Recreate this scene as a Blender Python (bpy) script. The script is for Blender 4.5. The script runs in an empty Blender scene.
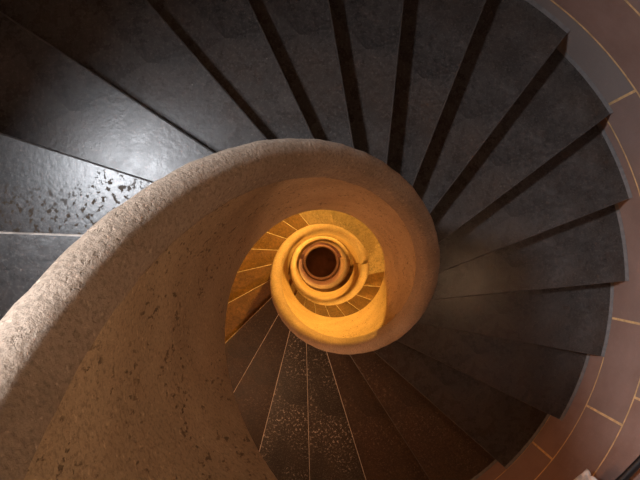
import bpy, bmesh, math, random
from mathutils import Matrix, Vector
random.seed(7)
C = bpy.context.scene.collection
sc = bpy.context.scene
PI = math.pi
# ---------------------------------------------------------------- stair geometry (metres)
R = 1.7956            # inner radius of the round wall
OFF = 0.1795          # nosings run past the axis by this much
D = 0.2736            # angle of one step
PHI0 = 3.3797         # direction of nosing 0
H = 0.17              # riser
R_IN = 0.441          # stair side face of the parapet
WELL = 0.3804         # well side face of the parapet
SOFFIT = 0.36
KTOP, KBOT = -9, 62
Z_FLOOR = -10.71

def n_of(k):
    """angle index of nosing k; landings at 31 and 50"""
    if k <= 30: return float(k)
    if k <= 49: return k + 3.6
    return k + 7.2
def zline(n):
    """height of the nosing line at angle index n"""
    if n <= KTOP: return -KTOP*H
    pts = [(30, 30), (34.6, 31), (52.6, 49), (57.2, 50)]
    if n <= 30: return -n*H
    if n <= 34.6: return -(30+(n-30)/4.6)*H
    if n <= 52.6: return -(n-3.6)*H
    if n <= 57.2: return -(49+(n-52.6)/4.6)*H
    return -(n-7.2)*H
def zsmooth(n):
    s = 0; w = 0
    for i in range(-6, 7):
        g = math.exp(-(i/3.5)**2); s += g*zline(n+i*.22); w += g
    return s/w
def phi(n): return PHI0 - n*D
def npt(n, r, off=OFF):
    """point on nosing line n at radius r (off = tangential offset of the line)"""
    a = phi(n) - math.asin(off/r)
    return Vector((r*math.cos(a), r*math.sin(a), 0)), a
def pol(a, r, z=0): return Vector((r*math.cos(a), r*math.sin(a), z))

# ---------------------------------------------------------------- materials
def mat(name):
    m = bpy.data.materials.new(name); m.use_nodes = True
    nt = m.node_tree; b = nt.nodes['Principled BSDF']
    return m, nt, b
def N(nt, t, **kw):
    n = nt.nodes.new(t)
    for k, v in kw.items():
        if k in n.inputs: n.inputs[k].default_value = v
        else: setattr(n, k, v)
    return n
def coords(nt, scale=(1,1,1)):
    tc = N(nt, 'ShaderNodeTexCoord'); mp = N(nt, 'ShaderNodeMapping'); mp.inputs['Scale'].default_value = scale
    nt.links.new(tc.outputs['Object'], mp.inputs[0]); return mp.outputs[0]
def noise(nt, vec, scale, detail=4, rough=.55):
    n = N(nt, 'ShaderNodeTexNoise', Scale=scale, Detail=detail, Roughness=rough); nt.links.new(vec, n.inputs['Vector']); return n.outputs['Fac']
def ramp(nt, fac, stops):
    r = N(nt, 'ShaderNodeValToRGB'); e = r.color_ramp.elements
    while len(e) < len(stops): e.new(.5)
    for el, (p, c) in zip(e, stops):
        el.position = p; el.color = (*c, 1) if len(c) == 3 else c
    nt.links.new(fac, r.inputs[0]); return r.outputs[0]
def mix(nt, fac, a, b):
    m = N(nt, 'ShaderNodeMix', data_type='RGBA')
    for s, v in ((6, a), (7, b)):
        if isinstance(v, tuple): m.inputs[s].default_value = (*v, 1)
        else: nt.links.new(v, m.inputs[s])
    if isinstance(fac, float): m.inputs[0].default_value = fac
    else: nt.links.new(fac, m.inputs[0])
    return m.outputs[2]
def math_(nt, op, a, b=None):
    m = N(nt, 'ShaderNodeMath', operation=op)
    for i, v in enumerate((a, b)):
        if v is None: continue
        if isinstance(v, (int, float)): m.inputs[i].default_value = v
        else: nt.links.new(v, m.inputs[i])
    return m.outputs[0]
def bump(nt, b, hgt, strength, dist):
    n = N(nt, 'ShaderNodeBump', Strength=strength, Distance=dist); nt.links.new(hgt, n.inputs['Height']); nt.links.new(n.outputs[0], b.inputs['Normal'])
BLK = [(0,0,0),(1,1,1)]
def step_mat(name, base, dark, flake=0.0, flake_col=(.32,.29,.26), pits=0.0, rough=.42, warm=(.05,.03,.02)):
    """polished dark volcanic stone with wear flakes, painted glints and pits"""
    m, nt, b = mat(name); v = coords(nt)
    c = mix(nt, ramp(nt, noise(nt, v, 5, 6, .62), [(.38,(0,0,0)),(.62,(1,1,1))]), dark, base)
    c = mix(nt, ramp(nt, noise(nt, v, 38, 6, .7), [(.40,(.55,.55,.55)),(.54,(0,0,0))]), c, tuple(x*.4 for x in dark))
    c = mix(nt, ramp(nt, noise(nt, v, 2.1, 3), [(.45,(0,0,0)),(.75,(.6,.6,.6))]), c, warm)
    fine = noise(nt, v, 95, 5, .7)
    c = mix(nt, ramp(nt, fine, [(.52,(0,0,0)),(.70,(.24,.24,.24))]), c, flake_col)
    # always a few little pale specks
    vo = N(nt, 'ShaderNodeTexVoronoi', Scale=26.0); nt.links.new(v, vo.inputs['Vector'])
    sp = ramp(nt, vo.outputs['Distance'], [(.05,(1,1,1)),(.085,(0,0,0))])
    gate = ramp(nt, noise(nt, v, 7, 2), [(.55,(0,0,0)),(.62,(.5,.5,.5))])
    c = mix(nt, math_(nt, 'MULTIPLY', sp, gate), c, (.34,.31,.28))
    r_in = None
    if flake:
        f = noise(nt, v, 52, 6, .72)
        reg = ramp(nt, noise(nt, v, 3.2, 2), [(.40,(0,0,0)),(.60,(1,1,1))])
        fm = math_(nt, 'MULTIPLY', ramp(nt, f, [(.56,(0,0,0)),(.60,(flake,)*3)]), reg)
        c = mix(nt, fm, c, flake_col)
    hgt = noise(nt, v, 60, 6, .6)
    if pits:
        f = noise(nt, coords(nt, (1.2, 1, 1)), 46, 5, .62)
        reg = ramp(nt, noise(nt, v, 2.6, 2), [(.42,(0,0,0)),(.56,(1,1,1))])
        pm = math_(nt, 'MULTIPLY', ramp(nt, f, [(.55,(0,0,0)),(.58,(1,1,1))]), reg)
        c = mix(nt, pm, c, (.075,.055,.04))
        rr = ramp(nt, pm, [(0,(rough,)*3),(1,(.85,)*3)])
        nt.links.new(rr, b.inputs['Roughness'])
    else:
        nt.links.new(ramp(nt, noise(nt, v, 14, 5, .6), [(.3,(rough-.03,)*3),(.7,(rough+.05,)*3)]), b.inputs['Roughness'])
    nt.links.new(c, b.inputs['Base Color'])
    b.inputs['Specular IOR Level'].default_value = .36
    bump(nt, b, hgt, .25, .002)
    return m
M = {}
M['step'] = step_mat('dark_polished_stone', (.057,.050,.048), (.028,.024,.023), rough=.27)
M['step_pit'] = step_mat('dark_stone_worn_pits', (.080,.078,.081), (.05,.05,.052), pits=1, rough=.28)
M['step_flake'] = step_mat('dark_stone_flakes_glints', (.050,.039,.032), (.030,.023,.019), flake=.95, flake_col=(.5,.45,.4), rough=.42)  # worn flakes; the pale ones also paint in specular glints
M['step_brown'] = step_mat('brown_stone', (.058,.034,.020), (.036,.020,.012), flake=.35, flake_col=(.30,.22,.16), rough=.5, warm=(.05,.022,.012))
M['step_amber_lit'] = step_mat('amber_lit_brown_stone', (.175,.090,.036), (.10,.052,.022), flake=.35, flake_col=(.3,.19,.09), rough=.55, warm=(.11,.06,.03))  # lamp glow on the lower steps put into a lighter amber base
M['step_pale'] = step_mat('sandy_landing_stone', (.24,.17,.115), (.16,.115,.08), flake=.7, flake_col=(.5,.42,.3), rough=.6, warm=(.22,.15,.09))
def plain(name, col, rough=.6, metal=0, sc_=30, var=.25, bs=.2):
    m, nt, b = mat(name); v = coords(nt)
    c = mix(nt, ramp(nt, noise(nt, v, sc_, 5), [(.3,(0,0,0)),(.7,(1,1,1))]), tuple(x*(1-var) for x in col), tuple(min(1,x*(1+var)) for x in col))
    nt.links.new(c, b.inputs['Base Color']); b.inputs['Roughness'].default_value = rough; b.inputs['Metallic'].default_value = metal
    bump(nt, b, noise(nt, v, sc_*3, 4), bs, .002); return m
M['edge'] = plain('lit_worn_stone_edge', (.42,.37,.33), .45, sc_=18, var=.5)  # worn nosings, made paler to paint in the lit edge highlight
M['edge_bright'] = plain('bright_lit_worn_stone_edge', (.75,.68,.64), .4, sc_=18, var=.3)  # stronger painted highlight for the brightest worn nosings
M['edge_dark'] = plain('dark_stone_edge', (.06,.055,.053), .4)
M['iron'] = plain('black_painted_iron', (.008,.007,.008), .4, .0)
M['frame'] = plain('dark_window_wood', (.06,.04,.03), .5)
M['fillet'] = plain('grey_mortar_fillet', (.13,.12,.12), .8, sc_=40, bs=.5)
M['cloth'] = plain('crumpled_white_cloth', (.75,.73,.74), .9, sc_=60, var=.08, bs=.4)
M['plaster'] = plain('old_lime_plaster', (.40,.33,.26), .9, sc_=6)
M['floor'] = plain('terracotta_floor', (.16,.085,.06), .6, sc_=5, var=.4)
M['glass'] = None
def parapet_mat(name, base, dark, pits=True):
    m, nt, b = mat(name); v = coords(nt)
    c = mix(nt, ramp(nt, noise(nt, v, 4, 5, .6), [(.3,(0,0,0)),(.7,(1,1,1))]), dark, base)
    grain = noise(nt, v, 130, 4, .7)
    c = mix(nt, ramp(nt, grain, [(.36,(.55,.55,.55)),(.52,(0,0,0))]), c, tuple(x*.45 for x in dark))
    c = mix(nt, ramp(nt, noise(nt, v, 85, 3, .6), [(.60,(0,0,0)),(.72,(.55,.55,.55))]), c, tuple(min(1,x*1.5) for x in base))
    pit = ramp(nt, noise(nt, coords(nt, (1,1,.5)), 78, 3, .6), [(.585,(0,0,0)),(.635,(1,1,1))])
    gate = ramp(nt, noise(nt, v, 9, 2), [(.48,(0,0,0)),(.56,(1,1,1))])
    pg = math_(nt, 'MULTIPLY', math_(nt, 'MULTIPLY', pit, gate), 1.0 if pits else .25)
    c = mix(nt, pg, c, tuple(x*.5 for x in dark))
    nt.links.new(c, b.inputs['Base Color']); b.inputs['Roughness'].default_value = .88
    b.inputs['Specular IOR Level'].default_value = .3
    h = math_(nt, 'SUBTRACT', noise(nt, v, 70, 6, .68), pg)
    bump(nt, b, h, .75, .006)
    return m
M['parapet'] = parapet_mat('porous_sandy_stone', (.36,.245,.15), (.25,.165,.095))
M['parapet_pale'] = parapet_mat('porous_pale_sandy_stone', (.45,.33,.21), (.32,.225,.14))
M['coping'] = parapet_mat('worn_sandy_coping_stone', (.33,.25,.19), (.215,.155,.11), False)
def wall_mat():
    m, nt, b = mat('red_sandstone_blocks'); v = coords(nt)
    at = N(nt, 'ShaderNodeAttribute', attribute_name='tone')
    c = mix(nt, ramp(nt, noise(nt, v, 3, 5, .6), [(.3,(0,0,0)),(.7,(1,1,1))]), (.20,.112,.085), (.275,.170,.140))
    c = mix(nt, math_(nt, 'MULTIPLY', at.outputs['Fac'], 1.0), c, (.215,.185,.175))
    c = mix(nt, ramp(nt, noise(nt, v, 40, 4, .7), [(.55,(0,0,0)),(.75,(.3,.3,.3))]), c, (.30,.22,.18))
    nt.links.new(c, b.inputs['Base Color']); b.inputs['Roughness'].default_value = .8; b.inputs['Specular IOR Level'].default_value = .3
    bump(nt, b, noise(nt, v, 28, 6, .65), .35, .006); return m
M['wall'] = wall_mat()
M['mortar'] = plain('ochre_mortar', (.62,.40,.19), .9, sc_=25, var=.3, bs=.5)
def glassm():
    m, nt, b = mat('window_glass')
    t = N(nt, 'ShaderNodeBsdfTransparent'); g = N(nt, 'ShaderNodeBsdfGlossy', Roughness=.05); mx = N(nt, 'ShaderNodeMixShader'); mx.inputs[0].default_value = .06
    out = nt.nodes['Material Output']; nt.links.new(t.outputs[0], mx.inputs[1]); nt.links.new(g.outputs[0], mx.inputs[2]); nt.links.new(mx.outputs[0], out.inputs[0]); return m
M['glass'] = glassm()
def emis(name, col, s):
    m, nt, b = mat(name); b.inputs['Base Color'].default_value = (*col, 1); b.inputs['Emission Color'].default_value = (*col, 1); b.inputs['Emission Strength'].default_value = s; return m
M['bulb'] = emis('glowing_amber_glass', (1,.62,.2), 2.0)

# ---------------------------------------------------------------- object helpers
def obj(name, bm, mats, parent=None, smooth=False, base=None):
    if base is not None: bmesh.ops.translate(bm, verts=bm.verts, vec=-Vector(base))
    bmesh.ops.recalc_face_normals(bm, faces=bm.faces)
    me = bpy.data.meshes.new(name); bm.to_mesh(me); bm.free()
    for m in (mats if isinstance(mats, (list, tuple)) else [mats]): me.materials.append(m)
    if smooth: me.polygons.foreach_set('use_smooth', [True]*len(me.polygons))
    o = bpy.data.objects.new(name, me); C.objects.link(o)
    if parent is not None: o.parent = parent
    elif base is not None: o.location = base
    return o
def thing(name, label, cat, loc=(0,0,0), group=None):
    o = bpy.data.objects.new(name, None); o.empty_display_size = .1; C.objects.link(o); o.location = loc
    o['label'] = label; o['category'] = cat
    if group: o['group'] = group
    return o
def struct(o): o['kind'] = 'structure'; return o
def sweep(bm, prof, ns, zf, closed_ends=True, mat_=0):
    """sweep a closed profile [(r, dz)] round the axis; ns = angle indices, zf(n) = height"""
    rings = []
    for n in ns:
        a = phi(n); z = zf(n)
        rings.append([bm.verts.new(pol(a, r, z+dz)) for r, dz in (prof(n) if callable(prof) else prof)])
    m = len(rings[0])
    for A, B in zip(rings, rings[1:]):
        for i in range(m):
            f = bm.faces.new((A[i], A[(i+1) % m], B[(i+1) % m], B[i])); f.material_index = mat_
    if closed_ends: bm.faces.new(rings[0]); bm.faces.new(rings[-1][::-1])
def tube(bm, pts, r, seg=10):
    rings = []
    for i, p in enumerate(pts):
        t = (pts[min(i+1, len(pts)-1)] - pts[max(i-1, 0)]).normalized()
        u = t.cross(Vector((0,0,1)));
        if u.length < 1e-3: u = Vector((1,0,0))
        u.normalize(); w = t.cross(u)
        rings.append([bm.verts.new(p + r*(math.cos(2*PI*j/seg)*u + math.sin(2*PI*j/seg)*w)) for j in range(seg)])
    for A, B in zip(rings, rings[1:]):
        for j in range(seg): bm.faces.new((A[j], A[(j+1) % seg], B[(j+1) % seg], B[j]))
    bm.faces.new(rings[0][::-1]); bm.faces.new(rings[-1])
def frange(a, b, step):
    n = max(1, int(round((b-a)/step))); return [a+(b-a)*i/n for i in range(n+1)]

# ---------------------------------------------------------------- steps
THK = .048; OVER = .028; R_OUT = R-.003
def wedge_outline(na, nb, offa, offb, rin, rout, seg=10):
    """plan outline: front line na (nosing), outer arc, back line nb, inner arc"""
    fi, afi = npt(na, rin, offa); fo, afo = npt(na, rout, offa)
    bi, abi = npt(nb, rin, offb); bo, abo = npt(nb, rout, offb)
    seg = max(6, int((abo-afo)/.04))
    out = [(afo+(abo-afo)*i/seg, rout) for i in range(seg+1)]
    inn = [(abi+(afi-abi)*i/seg, rin) for i in range(seg+1)]
    return out, inn, seg
def slab(bm, outl, zt, zb_f, bevel=0, matedge=1):
    """prism with ring topology: outer arc paired with inner arc. zb_f(i, seg) bottom z"""
    out, inn, seg = outl
    top_o = [bm.verts.new(pol(a, r, zt)) for a, r in out]
    top_i = [bm.verts.new(pol(a, r, zt)) for a, r in inn][::-1]     # now index 0 = front
    bot_o = [bm.verts.new(pol(a, r, zb_f(i/seg))) for i, (a, r) in enumerate(out)]
    bot_i = [bm.verts.new(pol(a, r, zb_f(i/seg))) for i, (a, r) in enumerate(inn[::-1])]
    for i in range(seg):
        bm.faces.new((top_o[i], top_o[i+1], top_i[i+1], top_i[i]))
        bm.faces.new((bot_o[i+1], bot_o[i], bot_i[i], bot_i[i+1]))
        bm.faces.new((top_o[i+1], top_o[i], bot_o[i], bot_o[i+1]))
        bm.faces.new((top_i[i], top_i[i+1], bot_i[i+1], bot_i[i]))
    bm.faces.new((top_i[0], bot_i[0], bot_o[0], top_o[0]))
    bm.faces.new((top_o[-1], bot_o[-1], bot_i[-1], top_i[-1]))
    if bevel:
        e = bm.edges.get((top_i[0], top_o[0])); nb = len(bm.faces)
        bmesh.ops.recalc_face_normals(bm, faces=bm.faces)
        res = bmesh.ops.bevel(bm, geom=[e], offset=bevel, segments=2, affect='EDGES', profile=.5)
        for f in res['faces']: f.material_index = matedge
ORD = ['zeroth','first','second','third','fourth','fifth','sixth','seventh','eighth','ninth','tenth','eleventh','twelfth','thirteenth','fourteenth','fifteenth','sixteenth','seventeenth','eighteenth','nineteenth','twentieth']
def step_label(k):
    L = {1: 'charcoal stone step at the left picture edge beside the pale coping, nearest the viewer',
     2: 'bluish dark stone step with brown worn pits, at the left above the parapet coping',
     3: 'polished dark step with the bright window glare near its inner end',
     4: 'dark polished step just below the one with bright window glare, reaching the top left corner',
     5: 'dark wedge step second below the glaring one, topped by a small white speck',
     6: 'dark step directly above the highest point of the stone parapet curve',
     7: 'dark wedge step whose nosing runs almost straight up from the parapet to the top edge',
     8: 'dark wedge step just clockwise of the nearly vertical one at the top',
     9: 'dark step whose outer corner touches the wall at the top right, under the mortar arc',
     10: 'dark step below the top right one, its corner by the upper right wall joint',
     11: 'dark step with a raised corner furthest right against the grey wall',
     12: 'dark step with a nearly level nosing at the right, whitish scuffs near its outer end',
     13: 'dark scuffed step at right just under the nearly level nosing, beside the reddish wall',
     14: 'blackish step at lower right whose corner meets the red wall below the scuffed one',
     15: 'blackish step at lower right, its corner lowest before the orange mortar joint',
     16: 'brown black speckled step running to the bottom edge right of centre',
     17: 'dim brown speckled step at the bottom, right of the reddish flaked one',
     18: 'reddish brown step at the bottom centre with white flaking wear and glints',
     19: 'grey brown step at the bottom with pale flakes and glints, left of the reddish one',
     20: 'plain brown step between two pink white edges beside the big stone wall',
     21: 'dark rust step in shadow left of the golden parapet, above the pink edged one',
     22: 'rust coloured step cut diagonally by the shadow left of the golden parapet',
     23: 'orange lit step left of the golden parapet, just past the diagonal shadow',
     24: 'orange lit step with one white speck left of the golden parapet',
     25: 'orange lit step at upper left of the golden parapet, after the speckled one',
     26: 'orange step with short pale edge at upper left of golden parapet',
     27: 'last orange step before the sandy landing, at the top left of golden parapet'}
    if k in L: return L[k]
    if k <= 0: return 'dark stone step climbing out of the picture behind the viewer'
    if k <= 30: return 'low sandy step merging with the landing, %s past the last orange step' % ORD[k-27]
    if 32 <= k <= 41: return 'small golden step, %s below the sandy landing, under the second parapet turn' % ORD[k-31]
    if k <= 49: return 'small amber step hidden behind the second golden parapet turn'
    if 51 <= k <= 60: return 'tiny orange step, %s below the deeper landing beside the innermost coils' % ORD[k-50]
    return 'tiny orange step of the deepest coil around the dark well floor'
def step_material(k):
    if k in (1,): return M['step']
    if k == 2: return M['step_pit']
    if k in (18, 19): return M['step_flake']
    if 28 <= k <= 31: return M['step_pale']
    if k >= 22: return M['step_amber_lit']
    if k in (16, 17) or k >= 20: return M['step_brown']
    return M['step']
for k in range(KTOP+1, KBOT+1):
    if k in (31, 50): cat = 'landing'
    else: cat = 'step'
    na, nb = n_of(k), n_of(k-1)
    zt = -k*H
    base, _ = npt((na+nb)/2, 1.1); base.z = zt
    nm = 'stair_landing' if cat == 'landing' else 'stone_step'
    lab = {31: 'sandy speckled stone landing lit gold above the second parapet turn', 50: 'small orange landing beside the third parapet turn deep in the well'}.get(k) or step_label(k)
    t = thing(nm, lab, cat, base, 'landings of the spiral stair' if cat == 'landing' else 'steps of the spiral stair')
    bm = bmesh.new()
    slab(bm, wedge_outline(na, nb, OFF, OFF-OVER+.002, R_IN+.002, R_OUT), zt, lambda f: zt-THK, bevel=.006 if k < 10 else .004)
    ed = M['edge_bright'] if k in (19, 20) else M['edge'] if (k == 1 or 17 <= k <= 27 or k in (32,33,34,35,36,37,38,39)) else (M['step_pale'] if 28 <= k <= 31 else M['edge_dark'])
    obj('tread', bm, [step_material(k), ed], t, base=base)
    bm = bmesh.new()
    zf, zb = zline(na)-SOFFIT, zline(nb)-SOFFIT
    slab(bm, wedge_outline(na, nb, OFF-OVER, OFF-OVER+.001, R_IN+.002, R_OUT), zt-THK-.0005, lambda f: zf+(zb-zf)*f)
    r = obj('riser_block', bm, M['edge_dark'] if k < 15 else step_material(k), t, base=base)

# ---------------------------------------------------------------- parapets
def cap_profile(n, c_in=.352, c_out=.4547, top=.978):
    k = c_in-.352
    pts = [(c_out-.012, .862), (c_out-.003, .885), (c_out, .905), (c_out-.0005, .922), (c_out-.004, .938), (c_out-.010, .951), (c_out-.019, .960),
           (.425, .9645), (.412, .9645), (.401, .960), (.392, .951), (.385, .938), (.3795+k*.3, .920), (.375+k*.4, .898), (.3705+k*.5, .874),
           (.3675+k*.6, .856), (.3655+k*.8, .842), (.3655+k, .832), (.3685+k, .824), (.375+k*.6, .8185), (.3925, .818), (.41, .818), (.41, .862)]
    return pts
def body_profile(bot=None):
    lo = -.4714 if bot is None else bot
    p = [(.4408, .861), (.4105, .861), (.4105, .8175), (WELL+.006, .8175), (WELL+.010, .79), (WELL+.008, .73), (WELL+.010, .55), (WELL+.010, .35), (WELL+.006, .1), (WELL+.002, -.2), (WELL, -.42), (WELL+.003, lo+.016), (WELL+.012, lo), (.425, lo), (.4408, lo+.011)]
    return p
def parapet(n0, n1, label, bump_start=0, cin=.352, bottom=None, wm='parapet'):
    a = phi(n0); base = pol(a, .41, zsmooth(n0)-.47)
    t = thing('spiral_parapet', label, 'parapet', base, 'turns of the spiral parapet')
    ns = frange(n0, n1, .12)
    def zf(n): return zsmooth(n) + bump_start*math.exp(-((n-n0)/2.5)**2)
    bm = bmesh.new(); sweep(bm, body_profile() if bottom is None else (lambda n: body_profile(bottom-zf(n))), ns, zf); obj('parapet_wall', bm, M[wm], t, True, base)
    rnd = random.Random(3)
    ph = [rnd.uniform(0, 6) for _ in range(6)]
    def cp(n):
        w = .0007*(math.sin(n*5.1+ph[0])+math.sin(n*11.3+ph[1])+.7*math.sin(n*23+ph[2]))
        return [(r+w*(1 if r > .4 else .6), dz+.6*w) for r, dz in cap_profile(n, cin)]
    bm = bmesh.new(); sweep(bm, cp, ns, zf); obj('coping', bm, M['coping'], t, True, base)
    return t
parapet(-18.2, 34.72, 'big rough sandy stone parapet sweeping from the lower left around the well', wm='parapet_pale')
parapet(34.75, 57.3, 'golden lit stone parapet turn starting at the notch beside the sandy landing', .05, .362)
parapet(57.33, KBOT+7.2+1.2, 'innermost orange parapet coil tight around the dark well floor', 0, .362, bottom=Z_FLOOR+.0005)

# ---------------------------------------------------------------- round wall of sandstone blocks
courses = [-1.075, -1.42, -1.775, -2.195, -2.53]
z = -2.53
while z > Z_FLOOR-.1: z -= random.choice([.33, .36, .40]); courses.append(z)
courses[-1] = Z_FLOOR-.05
up = [-1.075]; z = -1.075
for dz in (.36,.34,.32,.36,.34,.34,.34,.32,.30): z += dz; up.append(z)      # up to 2.165
W0, W1 = up[-1], up[-1]+.92
up += [W1, W1+.4, 3.75]
courses = sorted(set(up+courses))
fixed = {-1.42: [-20.8, 12, 66, 105, 140, 180, 215, 255, 300], -1.775: [32.7, -20.8, -62, 70, 110, 152, 195, 240], -2.195: [-7.9, -26.2+0, -26.2-40, 38, 70, 104, 143, 182, 222, 262], -2.53: [-39, -5, 30, 70, 108, 145, 190, 230, 280]}
WIN_A = math.radians(147), math.radians(160)
bm = bmesh.new(); tone = bm.faces.layers.float.new('tone')
MW = .0068
def patch(a0, a1, z0, z1, r, mi, tn=0.0):
    seg = max(1, int((a1-a0)/.05))
    for i in range(seg):
        b0 = a0+(a1-a0)*i/seg; b1 = a0+(a1-a0)*(i+1)/seg
        f = bm.faces.new([bm.verts.new(pol(b, r, zz)) for b, zz in ((b0,z0),(b1,z0),(b1,z1),(b0,z1))]); f.material_index = mi; f[tone] = tn; f.smooth = True
rw = random.Random(11)
for ci in range(len(courses)-1):
    z0, z1 = courses[ci], courses[ci+1]
    key = round(z0, 3)
    if key in fixed: js = [math.radians(j) for j in fixed[key]]
    else:
        js = []; a = rw.uniform(0, .6)
        while a < 2*PI+.1: js.append(a); a += rw.uniform(.5, .75)
        if js[-1]-2*PI > js[0]-.3: js.pop()
    is_win = abs(z0-W0) < 1e-6
    js = sorted((j % (2*PI)) for j in js)
    if is_win:
        js = [j for j in js if not (WIN_A[0]-.15 < j < WIN_A[1]+.15)]+[*WIN_A]; js.sort()
    for i in range(len(js)):
        a0 = js[i]; a1 = js[(i+1) % len(js)]+(2*PI if i == len(js)-1 else 0)
        if is_win and abs(a0-WIN_A[0]) < 1e-6: continue
        tn = rw.uniform(0, .35)
        mid = math.degrees((a0+a1)/2) % 360
        if key == -1.775 and (32 < mid < 75): tn = .9
        if key == -2.195 and (mid > 352 or mid < 28): tn = .5
        if z0 < -2: tn *= .5
        mm = MW/R
        patch(a0+mm, a1-mm, z0+MW, z1-MW, R, 0, tn)
        patch(a1-mm, a1+mm, z0+MW, z1-MW, R+.001, 1)
    for i in range(1):
        if is_win: patch(WIN_A[1], WIN_A[0]+2*PI, z0-MW, z0+MW, R+.001, 1)
        else: patch(0, 2*PI, z0-MW, z0+MW, R+.001, 1)
# outer face + window reveals
for z0, z1 in zip(courses, courses[1:]):
    rr = R+.34
    if abs(z0-W0) < 1e-6: patch(WIN_A[1], WIN_A[0]+2*PI, z0, z1, rr, 0)
    else: patch(0, 2*PI, z0, z1, rr, 0)
def quad(pts, mi=0):
    f = bm.faces.new([bm.verts.new(p) for p in pts]); f.material_index = mi
for a in WIN_A: quad([pol(a, R, W0), pol(a, R+.34, W0), pol(a, R+.34, W1), pol(a, R, W1)])
for zz in (W0, W1):
    for i in range(5):
        b0 = WIN_A[0]+(WIN_A[1]-WIN_A[0])*i/5; b1 = WIN_A[0]+(WIN_A[1]-WIN_A[0])*(i+1)/5
        quad([pol(b0, R, zz), pol(b1, R, zz), pol(b1, R+.34, zz), pol(b0, R+.34, zz)])
me = bpy.data.meshes.new('wall_outer'); bm.to_mesh(me); bm.free()
for m in (M['wall'], M['mortar']): me.materials.append(m)
wo = bpy.data.objects.new('wall_outer', me); C.objects.link(wo); struct(wo)
# mortar fillet that follows the steps along the wall
bm = bmesh.new()
for k in range(KTOP+1, 31):
    _, a0 = npt(n_of(k), R_OUT); _, a1 = npt(n_of(k-1), R_OUT)
    seg = 6; zt = -k*H+.0005
    for i in range(seg):
        b0 = a0+(a1-a0)*i/seg; b1 = a0+(a1-a0)*(i+1)/seg
        f = bm.faces.new([bm.verts.new(pol(b, r, zz)) for b, r, zz in ((b0,R-.012,zt),(b1,R-.012,zt),(b1,R-.001,zt+.022),(b0,R-.001,zt+.022))]); f.smooth = True
struct(obj('trim_1', bm, M['fillet']))

# window_1: frame, glazing bars and a clear pane
def box(bm, c, ax, ay, az):
    vs = [bm.verts.new(Vector(c)+sx*Vector(ax)+sy*Vector(ay)+sz*Vector(az)) for sx in (-1,1) for sy in (-1,1) for sz in (-1,1)]
    for q in ((0,1,3,2),(4,6,7,5),(0,4,5,1),(2,3,7,6),(0,2,6,4),(1,5,7,3)): bm.faces.new([vs[i] for i in q])
wa = sum(WIN_A)/2; wr = R+.16; tx = Vector((-math.sin(wa), math.cos(wa), 0)); rx = Vector((math.cos(wa), math.sin(wa), 0)); up_ = Vector((0,0,1))
hwid = (R+.16)*math.sin((WIN_A[1]-WIN_A[0])/2)-.004; zc = (W0+W1)/2; hh = (W1-W0)/2-.004
wc = rx*(wr*math.cos((WIN_A[1]-WIN_A[0])/2))+up_*zc
bm = bmesh.new()
for s in (-1, 1):
    box(bm, wc+tx*s*(hwid-.015), tx*.015, rx*.02, up_*hh); box(bm, wc+up_*s*(hh-.015), tx*(hwid-.03), rx*.02, up_*.015)
wf = struct(obj('window_1', bm, M['frame'], base=wc))
bm = bmesh.new(); box(bm, (0,0,0), tx*(hwid-.03), rx*.002, up_*(hh-.03)); obj('pane', bm, M['glass'], wf)

# floor, ceiling, upper landing
def disc(bm, r, z, thick, rin=0, a0=0, a1=2*PI, seg=64):
    full = abs(a1-a0-2*PI) < 1e-6
    rings = []
    for i in range(seg+(0 if full else 1)):
        a = a0+(a1-a0)*i/seg
        rings.append([bm.verts.new(pol(a, rr, zz)) for rr, zz in ((rin or .001, z), (r, z), (r, z-thick), (rin or .001, z-thick))])
    m = len(rings)
    for i in range(m if full else m-1):
        A, B = rings[i], rings[(i+1) % m]
        for j in range(4): bm.faces.new((A[j], A[(j+1) % 4], B[(j+1) % 4], B[j]))
    if not full: bm.faces.new(rings[0]); bm.faces.new(rings[-1][::-1])
bm = bmesh.new(); disc(bm, R+.3, Z_FLOOR, .2); struct(obj('floor', bm, M['floor']))
bm = bmesh.new()
prof = [(.316, 0), (.319, .43), (.325, .445), (.37, .445), (.376, .43), (.376, 0)]
rings = [[bm.verts.new(pol(2*PI*i/96, rr, Z_FLOOR+.0005+zz)) for rr, zz in prof] for i in range(96)]
for i in range(96):
    A, B = rings[i], rings[(i+1) % 96]
    for j in range(6): bm.faces.new((A[j], A[(j+1) % 6], B[(j+1) % 6], B[j]))
o = obj('well_curb', bm, M['parapet'], None, True, (0, 0, Z_FLOOR))
o['label'] = 'low round stone curb ringing the dark floor at the very bottom of the well'; o['category'] = 'curb'
bm = bmesh.new(); disc(bm, R+.3, 3.9, .15); struct(obj('ceiling', bm, M['plaster']))
bm = bmesh.new()
_, e_o = npt(KTOP, R_OUT); 
nbk = KTOP-9.3  # unseen landing, span shaped to keep lamp light off the right-hand steps
slab(bm, wedge_outline(KTOP, nbk, OFF, OFF, R_IN+.002, R_OUT), -KTOP*H, lambda f: -KTOP*H-.25)
struct(obj('floor_upper_blocker', bm, M['step']))

# ---------------------------------------------------------------- black iron handrail on the wall
HR = R-.075
t = thing('wall_handrail', 'black iron handrail on the red wall, just entering the lower right corner', 'handrail', pol(phi(14.4), HR, zline(14.4)+1.0))
b0 = t.location.copy()
bm = bmesh.new(); tube(bm, [pol(phi(n), HR, -n*H+1.02) for n in frange(-4, 27, .25)], .019, 12); obj('rail', bm, M['iron'], t, True, b0)
for n in (-3, 0.2, 4, 7.5, 11, 17.0, 21.5, 26):
    bm = bmesh.new(); a = phi(n); zz = -n*H+1.02
    tube(bm, [pol(a, HR, zz-.015), pol(a, HR+.004, zz-.05), pol(a, HR+.03, zz-.07), pol(a, R-.001, zz-.07)], .007, 8)
    obj('bracket', bm, M['iron'], t, True, b0)

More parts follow.
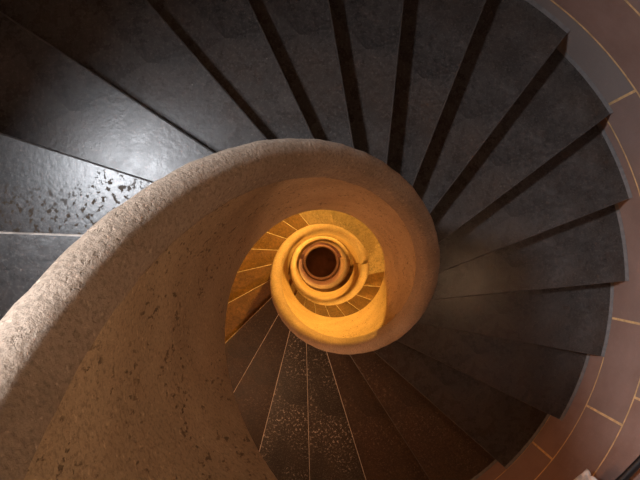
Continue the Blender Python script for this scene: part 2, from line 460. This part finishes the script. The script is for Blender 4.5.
# ---------------------------------------------------------------- crumpled cloth over the handrail
def cloth():
    n0 = 14.83; rnd = random.Random(5)
    base = pol(phi(n0), HR, -n0*H+1.02)
    bm = bmesh.new(); NU, NV = 26, 30
    rad = pol(phi(n0), 1); tan = Vector((rad.y, -rad.x, -.35)).normalized(); up3 = Vector((0,0,1))
    g = []
    for i in range(NU+1):
        row = []
        u = (i/NU-.5)*.15
        for j in range(NV+1):
            v = (j/NV-.5)
            s = v*.34
            # drape: a cap over the rail then hanging down both sides
            if abs(s) < .05:
                ang = s/.05*PI/2; x = .036*math.sin(ang); zz = .034*math.cos(ang)
            else:
                x = math.copysign(.036, s); zz = -(abs(s)-.05)*(1.7 if s < 0 else .8); x -= (.02*math.sin(min(1, (-s-.05)/.08)*PI) if s < 0 else 0)
            w = .010*math.sin(u*95+v*9)+.008*math.sin(u*160-v*17+1)+.006*math.sin(v*40+u*60)+rnd.uniform(-.0015,.0015)
            nx = x/.036
            row.append(bm.verts.new(base + tan*(u*(1+.25*abs(v)*math.sin(9*v)) + .006*math.sin(v*30)) + rad*(x*1.0+ w*nx*.45) + up3*(zz+ .7*w + .004)))
        g.append(row)
    for i in range(NU):
        for j in range(NV): bm.faces.new((g[i][j], g[i+1][j], g[i+1][j+1], g[i][j+1]))
    o = obj('crumpled_cloth', bm, M['cloth'], None, True, base)
    md = o.modifiers.new('thick', 'SOLIDIFY'); md.thickness = .003; md.offset = 1
    o['label'] = 'crumpled white cloth hanging over the handrail at the bottom right edge'; o['category'] = 'cloth'
cloth()

# ---------------------------------------------------------------- lamps
def light(name, kind, loc, energy, col, **kw):
    l = bpy.data.lights.new(name, kind); l.energy = energy; l.color = col
    for k_, v_ in kw.items(): setattr(l, k_, v_)
    o = bpy.data.objects.new(name, l); C.objects.link(o); o.location = loc; return o
def sconce(a_deg, z, energy, col, label, rad=.05):
    a = math.radians(a_deg); base = pol(a, R-.002, z); rx = pol(a, 1)
    t = thing('wall_lamp', label, 'lamp', base, 'amber wall lamps')
    bm = bmesh.new(); tube(bm, [pol(a, R-.002, z), pol(a, R-.02, z)], .05, 20); obj('back_plate', bm, M['iron'], t, True, base)
    bm = bmesh.new(); tube(bm, [pol(a, R-.02, z), pol(a, R-.06, z-.01), pol(a, R-.1, z+.02)], .008, 8); obj('arm', bm, M['iron'], t, True, base)
    bm = bmesh.new(); sweepz = []
    tube(bm, [pol(a, R-.1, z+.02), pol(a, R-.1, z+.035)], .03, 16); obj('lamp_cup', bm, M['iron'], t, True, base)
    bm = bmesh.new(); bmesh.ops.create_uvsphere(bm, u_segments=20, v_segments=12, radius=.035, matrix=Matrix.Translation(pol(a, R-.1, z+.072))); obj('bulb', bm, M['bulb'], t, True, base)
    light('lamp_light', 'POINT', pol(a, R-.17, z+.07), energy, col, shadow_soft_size=rad)
AMB = (1.0, .545, .09)
sconce(78, -2.95, 380, AMB, 'amber wall lamp over the sandy landing, hidden behind the big parapet')
sconce(78, -6.4, 480, AMB, 'amber wall lamp over the deeper orange landing')
sconce(-100, -4.3, 280, AMB, 'added amber fill lamp over the small golden steps below the sandy landing')  # extra lamp, added so the steps past the landing catch light
sconce(-128, -1.6, 50, (1,.56,.30), 'amber wall lamp on the red wall above the brown speckled steps', .12)
sconce(-6, 1.0, 22, (1,.60,.33), 'added unseen fill lamp high on the grey red wall under the upper landing', .16)  # added warm fill for the big parapet wall
sconce(200, -8.7, 200, (1,.54,.12), 'amber wall lamp lighting the deepest coil')
sconce(95, -9.5, 130, (1,.45,.16), 'added unseen fill lamp just above the dark floor at the foot of the stair')  # added to brighten the curb at the well bottom
# daylight through the window
wl = light('window_daylight', 'AREA', rx*(R+.27)+up_*(zc+.10), 400, (.90,.94,1.0), shape='RECTANGLE', size=.36, size_y=.56)
wl.rotation_euler = (rx*1.0+up_*.35).to_track_quat('Z', 'Y').to_euler()
# unseen overhead lamp, added as warm fill down the well
t = thing('ceiling_fill', 'added round fill lamp above the stair head', 'lamp', (.3,-.35,3.75))
bm = bmesh.new(); tube(bm, [Vector((.3,-.35,3.75)), Vector((.3,-.35,3.71))], .14, 28); obj('base_plate', bm, M['iron'], t, True, (.3,-.35,3.75))
bm = bmesh.new(); bmesh.ops.create_uvsphere(bm, u_segments=28, v_segments=14, radius=.12, matrix=Matrix.Translation((.3,-.35,3.68))@Matrix.Diagonal((1,1,.6,1))); obj('glass_shade', bm, M['bulb'], t, True, (.3,-.35,3.75))
light('ceiling_fill_light', 'POINT', (.3,-.35,3.45), 15, (1,.72,.48), shadow_soft_size=.15)

# ---------------------------------------------------------------- world
w = bpy.data.worlds.new('world'); sc.world = w; w.use_nodes = True
bg = w.node_tree.nodes['Background']; sky = w.node_tree.nodes.new('ShaderNodeTexSky'); sky.sky_type = 'NISHITA'; sky.sun_disc = False; sky.sun_elevation = math.radians(35)
w.node_tree.links.new(sky.outputs[0], bg.inputs[0]); bg.inputs[1].default_value = .15

# ---------------------------------------------------------------- camera
cam = bpy.data.cameras.new('camera'); co = bpy.data.objects.new('camera', cam); C.objects.link(co)
cam.sensor_width = 36; cam.lens = 560.74/640*36; cam.clip_start = .02; cam.clip_end = 100
Mx = Matrix(((9.99990174e-01, 0, -4.43295938e-03), (-1.22169055e-04, 9.99620172e-01, -2.75589835e-02), (4.43127562e-03, 2.75592543e-02, 9.99610350e-01)))
co.matrix_world = Matrix.Translation((-.07628, .14759, 1.34758)) @ Mx.to_4x4()
sc.camera = co
vs = sc.view_settings; vs.view_transform = 'Standard'; vs.look = 'None'; vs.gamma = 1; vs.use_curve_mapping = False; vs.exposure = 0
